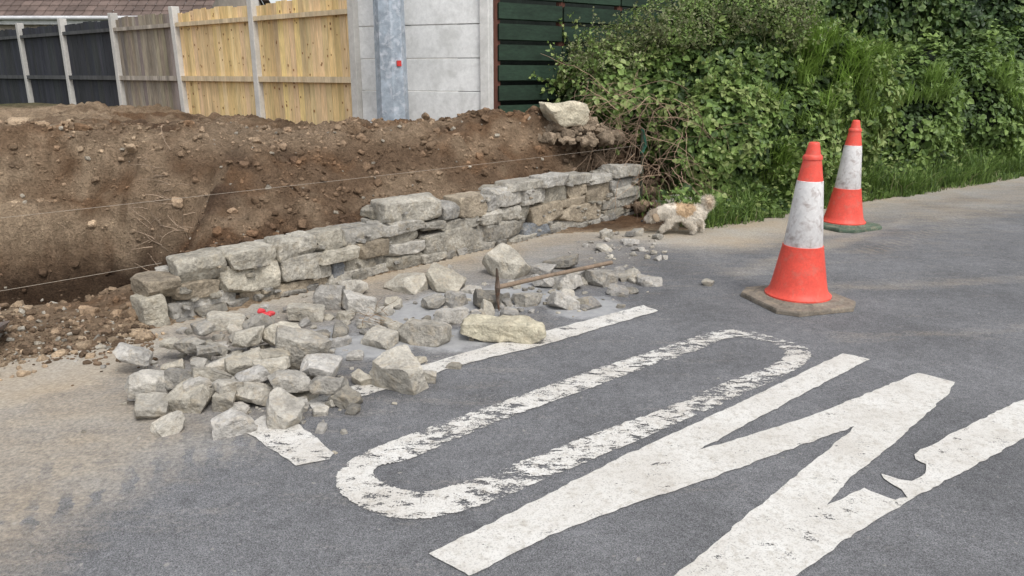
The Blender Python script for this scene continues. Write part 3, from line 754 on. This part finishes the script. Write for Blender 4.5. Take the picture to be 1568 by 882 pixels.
e=empty('flowering_shrub'); mb.obj('leaves',M_leaf,False,e)
st=MB()
def sprig(g,d,L,pal,ls=(.02,.045),asp=.3):
    pts=twig(st,g,d,L,.0028,(.17,.18,.08),curl=.25)
    P=np.array(pts[2:]).repeat(3,0)+RNG.normal(0,.018,((len(pts)-2)*3,3)); m_=len(P)
    q=MB(); leaves(q,P,RNG.normal(0,1,(m_,3))+[0,-.3,.6],RNG.uniform(*ls,m_),np.array(pal)[RNG.integers(0,len(pal),m_)],asp)
    st.v.extend(q.v); st.c.extend(q.c); st.f.extend([f+st.n for f in q.f]); st.n+=q.n
for _ in range(300):
    g=[RNG.uniform(.55,3.4),RNG.uniform(8.8,9.5),0]; g[2]=1.45+.33*min(g[0]-.7,1.6)+RNG.uniform(-.3,.1)
    sprig(g,[RNG.normal(-.1,.6),RNG.normal(-.4,.4),.9],RNG.uniform(.25,.65),G3+G1[2:4])
for _ in range(220):   # loose shoots breaking the hedge face
    b=hb[RNG.integers(0,len(hb))]; d=RNG.normal(size=3); d[1]=-abs(d[1]); d/=np.linalg.norm(d)
    g=np.array(b[:3])+d*np.array(b[3:])*.95
    if g[2]<.3: continue
    sprig(g,d+[0,-.2,.35],RNG.uniform(.2,.5),G1[2:],(.035,.07),.4)
st.obj('sprigs',M_leaf,False,e)
hr=[(5.2,11.3,.85,1.2,.95,.95),(6.6,12.2,.9,1.3,1.0,1.0),(8.2,13.3,1.1,1.5,1.0,1.2),(10.2,14.6,1.4,1.8,1.2,1.6),(12.8,16.4,1.4,2.2,1.4,1.8)]
plant('hedgerow',*scatter(hr,850,.05,.11,G1[:4],'r',seed=13,lump=.4))
def tree(c,crown,dens,seed,nm='hedgerow_tree',pal=G2):
    e=empty(nm); t=MB(); c=np.array(c,float)
    top=np.mean([b[:3] for b in crown],axis=0)
    trunk=[c,c+(top-c)*.3+[.08,0,0],c+(top-c)*.65+[-.05,.05,0],top]
    tube(t,trunk,[.17,.14,.11,.06],(.10,.08,.06),9)
    for b in crown:
        for _ in range(5):
            d=RNG.normal(size=3); d/=np.linalg.norm(d); tgt=np.array(b[:3])+d*np.array(b[3:])*.8; st=trunk[RNG.integers(1,4)]
            mid_=(st+tgt)/2+RNG.normal(0,.15,3); tube(t,[st,mid_,tgt],[.06,.035,.012],(.10,.08,.06),6)
    t.obj('trunk_and_limbs',M_twig,True,e)
    mb,_=scatter(crown,dens,.06,.13,pal,'t',lump=.5,seed=seed); mb.obj('leaves',M_leaf,False,e)
    inner=[(*b[:3],b[3]*.62,b[4]*.62,b[5]*.62) for b in crown]
    mb,_=scatter(inner,dens*.7,.08,.15,pal[:3],'t',lump=.5,seed=seed+1); mb.obj('inner_leaves',M_leaf,False,e)
tree((3.0,12.6,.6),[(2.6,12.4,2.9,1.2,1.0,1.0),(3.8,12.8,3.2,1.2,1.0,1.1),(4.6,12.4,2.5,1.2,1.0,.95)],520,21)
tree((6.4,14.2,.6),[(5.7,13.6,2.6,1.4,1.1,1.2),(7.0,14.2,3.4,1.6,1.3,1.4),(7.9,14.3,2.5,1.4,1.1,1.2)],460,25)
tree((10.6,16.2,.6),[(9.6,15.6,2.7,1.7,1.3,1.3),(11.0,16.4,3.8,2,1.5,1.6),(12.8,17.2,3.0,2,1.5,1.5)],340,29)

# grass
def blades(mb,P,L,col,bend=.6,w=.006,lean=None):
    n=len(P); az=RNG.uniform(0,2*math.pi,n); d=np.stack([np.cos(az),np.sin(az),0*az],1)
    if lean is not None: d=d+np.array(lean); 
    d/=np.linalg.norm(d,axis=1)[:,None]+1e-9
    b=np.stack([-d[:,1],d[:,0],0*az],1); bd=bend*RNG.uniform(.3,1.3,n)[:,None]; Lc=L[:,None]
    rows=[]
    for f in (0,.35,.7,1):
        c=P+np.array([0,0,1])*Lc*(f-.45*bd*f*f)+d*Lc*bd*f*f
        ww=w*(1-f)**.6 if f<1 else .0004
        rows+= [c-b*ww,c+b*ww]
    V=np.stack(rows,1).reshape(-1,3); i=np.arange(n)[:,None]*8
    Fq=np.concatenate([i+np.array([[2*k,2*k+1,2*k+3,2*k+2]]) for k in range(3)])
    mb.add(V,Fq,np.repeat(col,8,axis=0))
gr=MB()
pal=np.array([(.09,.15,.040),(.15,.24,.055),(.22,.32,.08),(.34,.33,.17)])
def verge(n,offs,Lr,jit,bend,w,clumpy):
    t=RNG.uniform(-.35,11.5,n); off=offs(n)
    x=V0[0]+VD[0]*t+VB[0]*off; y=V0[1]+VD[1]*t+VB[1]*off
    P=np.stack([x,y,0*x],1); ed=fbm(P*1.8,77,3)-.5; x=x+VB[0]*ed*jit; y=y+VB[1]*ed*jit
    cl_=fbm(P*2.6,79,3)
    k=(edge(x,y)<.14)&(~((x<2.4)&(RNG.random(n)<.5)))&(RNG.random(n)<np.clip((cl_-.5+.12)*clumpy+.5,0,1)); x=x[k];y=y[k]; cl_=cl_[k]; n=len(x)
    zz=np.maximum(height(x,y,False),0); ci=np.clip(RNG.normal(1.3,.95,n),0,3).astype(int)
    blades(gr,np.stack([x,y,zz],1),RNG.uniform(*Lr,n)*(.5+cl_),pal[ci]*RNG.uniform(.7,1.2,(n,1)),lean=(.1,-.3,0),bend=bend,w=w)
verge(9000,lambda n:-.10+RNG.exponential(.18,n),(.04,.15),.9,.8,.005,6)
verge(12000,lambda n:.08+RNG.exponential(.32,n),(.15,.48),.8,.9,.006,6)
# bright tufts of coarse grass growing out of the hedge bank
def tufts(nt_,per,boxes,Lr,w,c0):
    k=0;tries=0
    while k<nt_ and tries<4000:
        tries+=1
        b=boxes[RNG.integers(0,len(boxes))]; d=RNG.normal(size=3); d[1]=-abs(d[1])-.3; d/=np.linalg.norm(d)
        c=np.array(b[:3])+d*np.array(b[3:])*.98
        if c[2]<.25 or d[0]<-.35: continue
        k+=1
        n=int(per*RNG.uniform(.5,1.4)); Pb=c+RNG.normal(0,.055,(n,3))*[1,1,.5]
        blades(gr,Pb,RNG.uniform(*Lr,n)*RNG.uniform(.7,1.2),np.array([c0])*RNG.uniform(.7,1.2)*RNG.uniform(.7,1.3,(n,1)),bend=1.15,w=w,lean=(RNG.normal(-.2,.4),-.6,0))
tufts(44,80,[hb[5],hb[5],hb[4]],(.20,.48),.0075,(.24,.36,.075))
tufts(26,70,hr[:3],(.18,.42),.008,(.21,.31,.075))
gr.obj('verge_grass',M_grass,False)
mb=MB(); n=14000; t=RNG.uniform(-.2,11,n); off=np.abs(RNG.normal(.05,.4,n))
x=V0[0]+VD[0]*t+VB[0]*off; y=V0[1]+VD[1]*t+VB[1]*off
cl_=fbm(np.stack([x,y,0*x],1)*2.2,83,3); k=(edge(x,y)<.02)&(RNG.random(n)<np.clip((cl_-.4)*4,0,1)); x=x[k];y=y[k];n=len(x)
zz=np.maximum(height(x,y,False),0)+RNG.uniform(.01,.32,n)*np.clip(off[k]*3,.1,1)
Nn=RNG.normal(0,.5,(n,3)); Nn[:,2]+=1; Nn[:,1]-=.4; pl_=np.array(G1)
leaves(mb,np.stack([x,y,zz],1),Nn,RNG.uniform(.03,.08,n),pl_[RNG.integers(0,5,n)],.4); mb.obj('verge_weeds',M_leaf,False)

# ------------------------------------------------ dog
def dog():
    e=empty('dog'); 
    J=[];Rr=[];Ed=[]
    def jn(p,r,par=None):
        J.append(p);Rr.append(r)
        if par is not None: Ed.append((par,len(J)-1))
        return len(J)-1
    pel=jn((-.14,0,.225),(.088,.090)); m1=jn((-.03,0,.218),(.084,.086),pel); ch=jn((.09,0,.212),(.088,.096),m1)
    sh_=jn((.145,0,.215),(.076,.082),ch); nk=jn((.20,0,.205),(.060,.060),sh_); hd=jn((.255,0,.182),(.066,.062),nk); mz=jn((.308,0,.140),(.038,.034),hd); ns=jn((.336,0,.117),(.025,.023),mz)
    for sd,f in ((1,(.14,.17,.195)),(-1,(.08,.04,.03))):
        a=jn((.11,sd*.055,.165),(.046,.046),ch); b=jn((f[0]-.03,sd*.062,.110),(.036,.036),a); c=jn((f[1]-.005,sd*.062,.06),(.028,.028),b); jn((f[2],sd*.062,.022),(.031,.020),c)
    for sd,dx in ((1,.05),(-1,-.05)):
        a=jn((-.14,sd*.055,.170),(.064,.064),pel); b=jn((-.09+dx*.6,sd*.065,.122),(.048,.046),a); c=jn((-.172+dx,sd*.062,.080),(.028,.028),b); d=jn((-.165+dx,sd*.062,.03),(.025,.025),c); jn((-.135+dx,sd*.062,.020),(.030,.020),d)
    t1=jn((-.21,0,.262),(.036,.036),pel); t2=jn((-.25,0,.298),(.046,.046),t1); t3=jn((-.25,0,.336),(.048,.048),t2); jn((-.205,0,.345),(.038,.038),t3)
    me=bpy.data.meshes.new('sk'); me.from_pydata(J,Ed,[]); o=bpy.data.objects.new('sk',me); scene.collection.objects.link(o)
    md=o.modifiers.new('s','SKIN'); md.use_smooth_shade=True
    for i,r in enumerate(Rr): me.skin_vertices[0].data[i].radius=r
    me.skin_vertices[0].data[0].use_root=True
    o.modifiers.new('ss','SUBSURF').levels=2
    dg=bpy.context.evaluated_depsgraph_get(); em=bpy.data.meshes.new_from_object(o.evaluated_get(dg))
    n=len(em.vertices); V=np.zeros(n*3); em.vertices.foreach_get('co',V); V=V.reshape(-1,3); Nn=np.zeros(n*3); em.vertices.foreach_get('normal',Nn); Nn=Nn.reshape(-1,3)
    bpy.data.objects.remove(o)
    def colr(P):
        w=np.tile(np.array([.76,.69,.58]),(len(P),1)); tn=np.array([.58,.42,.26])
        nz=(fbm(P*14,5,3)-.5)*.06
        d1=((P[:,0]+.03+nz)/.09)**2+((P[:,2]-.265)/.075)**2
        m=(d1<1)&(P[:,2]>.17); w[m]=tn
        m=(P[:,0]<-.225)&(P[:,2]>.26); w[m]=np.array([.70,.60,.47])
        m=(P[:,0]>.22)&(P[:,0]<.29)&(P[:,2]>.17); w[m]=np.array([.42,.35,.27])
        m=(P[:,0]>.29); w[m]=np.array([.42,.37,.31])
        m=(P[:,2]<.05); w[m]=w[m]*.75
        return w
    V=V+Nn*((fbm(V*30,3,3)-.5)*.02)[:,None]
    mb=MB()
    quads=[list(p.vertices) for p in em.polygons if len(p.vertices)==4]; tris=[list(p.vertices) for p in em.polygons if len(p.vertices)==3]
    mb.add(V,np.array(quads),colr(V))
    if tris: mb.f.append(np.array(tris))
    mb.obj('body',M_fur,True,e)
    A=np.array([(V[p.vertices[0]],V[p.vertices[1]],V[p.vertices[2]]) for p in em.polygons]); ar=np.linalg.norm(np.cross(A[:,1]-A[:,0],A[:,2]-A[:,0]),axis=1); NF=20000; idx=RNG.choice(len(A),NF,p=ar/ar.sum())
    u=RNG.random((NF,2)); P=A[idx,0]+(A[idx,1]-A[idx,0])*u[:,:1]+(A[idx,2]-A[idx,0])*u[:,1:]
    nn=np.array([p.normal for p in em.polygons])[idx]
    dr=nn*.6+np.array([-.4,0,-.8])+RNG.normal(0,.3,P.shape); tail=(P[:,0]<-.2)&(P[:,2]>.25); dr[tail]=nn[tail]+RNG.normal(0,.3,nn[tail].shape)
    dr/=np.linalg.norm(dr,axis=1)[:,None]; sd=np.cross(dr,nn); sd/=np.linalg.norm(sd,axis=1)[:,None]+1e-9
    L=RNG.uniform(.016,.038,len(P)); L[(P[:,2]<.07)|(P[:,0]>.28)]*=.55; L[tail]*=1.3
    k=P[:,0]<.315; P=P[k];dr=dr[k];sd=sd[k];L=L[k]
    Vf=np.stack([P-sd*.0024,P+sd*.0024,P+dr*L[:,None]],1).reshape(-1,3)
    c=colr(P)*RNG.uniform(.78,1.12,(len(P),1)); f=MB(); f.add(Vf,np.arange(len(P)*3).reshape(-1,3),np.repeat(c,3,axis=0)); f.obj('fur',M_fur,False,e)
    h=MB()
    for sd in (1,-1):
        rock(h,(.232,sd*.070,.168),(.055,.022,.088),(sd*.25,.35,0),(.33,.25,.17),n=6,k=3,warp=.1,chops=0,rough=.05)
    h.obj('ears',M_fur,True,e); h=MB()
    for sd in (1,-1): rock(h,(.299,sd*.034,.178),(.014,.014,.014),(0,0,0),(.01,.008,.006),n=5,k=2,warp=0,chops=0,rough=0)
    rock(h,(.352,0,.120),(.026,.032,.024),(0,0,0),(.012,.01,.01),n=6,k=2.5,warp=0,chops=0,rough=0)
    rock(h,(.326,0,.103),(.04,.028,.005),(0,.5,0),(.03,.015,.012),n=5,k=3,warp=0,chops=0,rough=0)
    h.obj('eyes_and_nose',M_plast,True,e)
    g=gp(1040,358); e.location=(g[0],g[1],.0); e.rotation_euler=(0,0,math.radians(176)); e.scale=(1.03,1.03,.97); return e
d=dog()
loc=np.array(d.location); d.location.z=.004 if edge(np.array([loc[0]]),np.array([loc[1]]))[0]>0 else gz(loc[0],loc[1])

# ------------------------------------------------ light (bright overcast)
SE,SR=math.radians(56),math.radians(150)
w=bpy.data.worlds.new('World'); scene.world=w; w.use_nodes=True; nt=w.node_tree; nt.nodes.clear()
sky=nd(nt,'ShaderNodeTexSky',sky_type='NISHITA'); sky.sun_disc=False; sky.sun_elevation=SE; sky.sun_rotation=SR; sky.dust_density=3; sky.air_density=1
hs=nd(nt,'ShaderNodeHueSaturation',{'Saturation':.30,'Value':1.5,'Color':sky.outputs[0]})
bg=nd(nt,'ShaderNodeBackground',{'Color':hs.outputs[0],'Strength':.15}); ow=nd(nt,'ShaderNodeOutputWorld'); nt.links.new(bg.outputs[0],ow.inputs[0])
sl_=bpy.data.lights.new('sun','SUN'); sl_.energy=1.45; sl_.angle=math.radians(20); sl_.color=(1,.985,.955)
so_=bpy.data.objects.new('sun',sl_); scene.collection.objects.link(so_)
dv_=Vector((math.sin(SR)*math.cos(SE),math.cos(SR)*math.cos(SE),math.sin(SE)))
so_.rotation_euler=dv_.to_track_quat('Z','Y').to_euler()
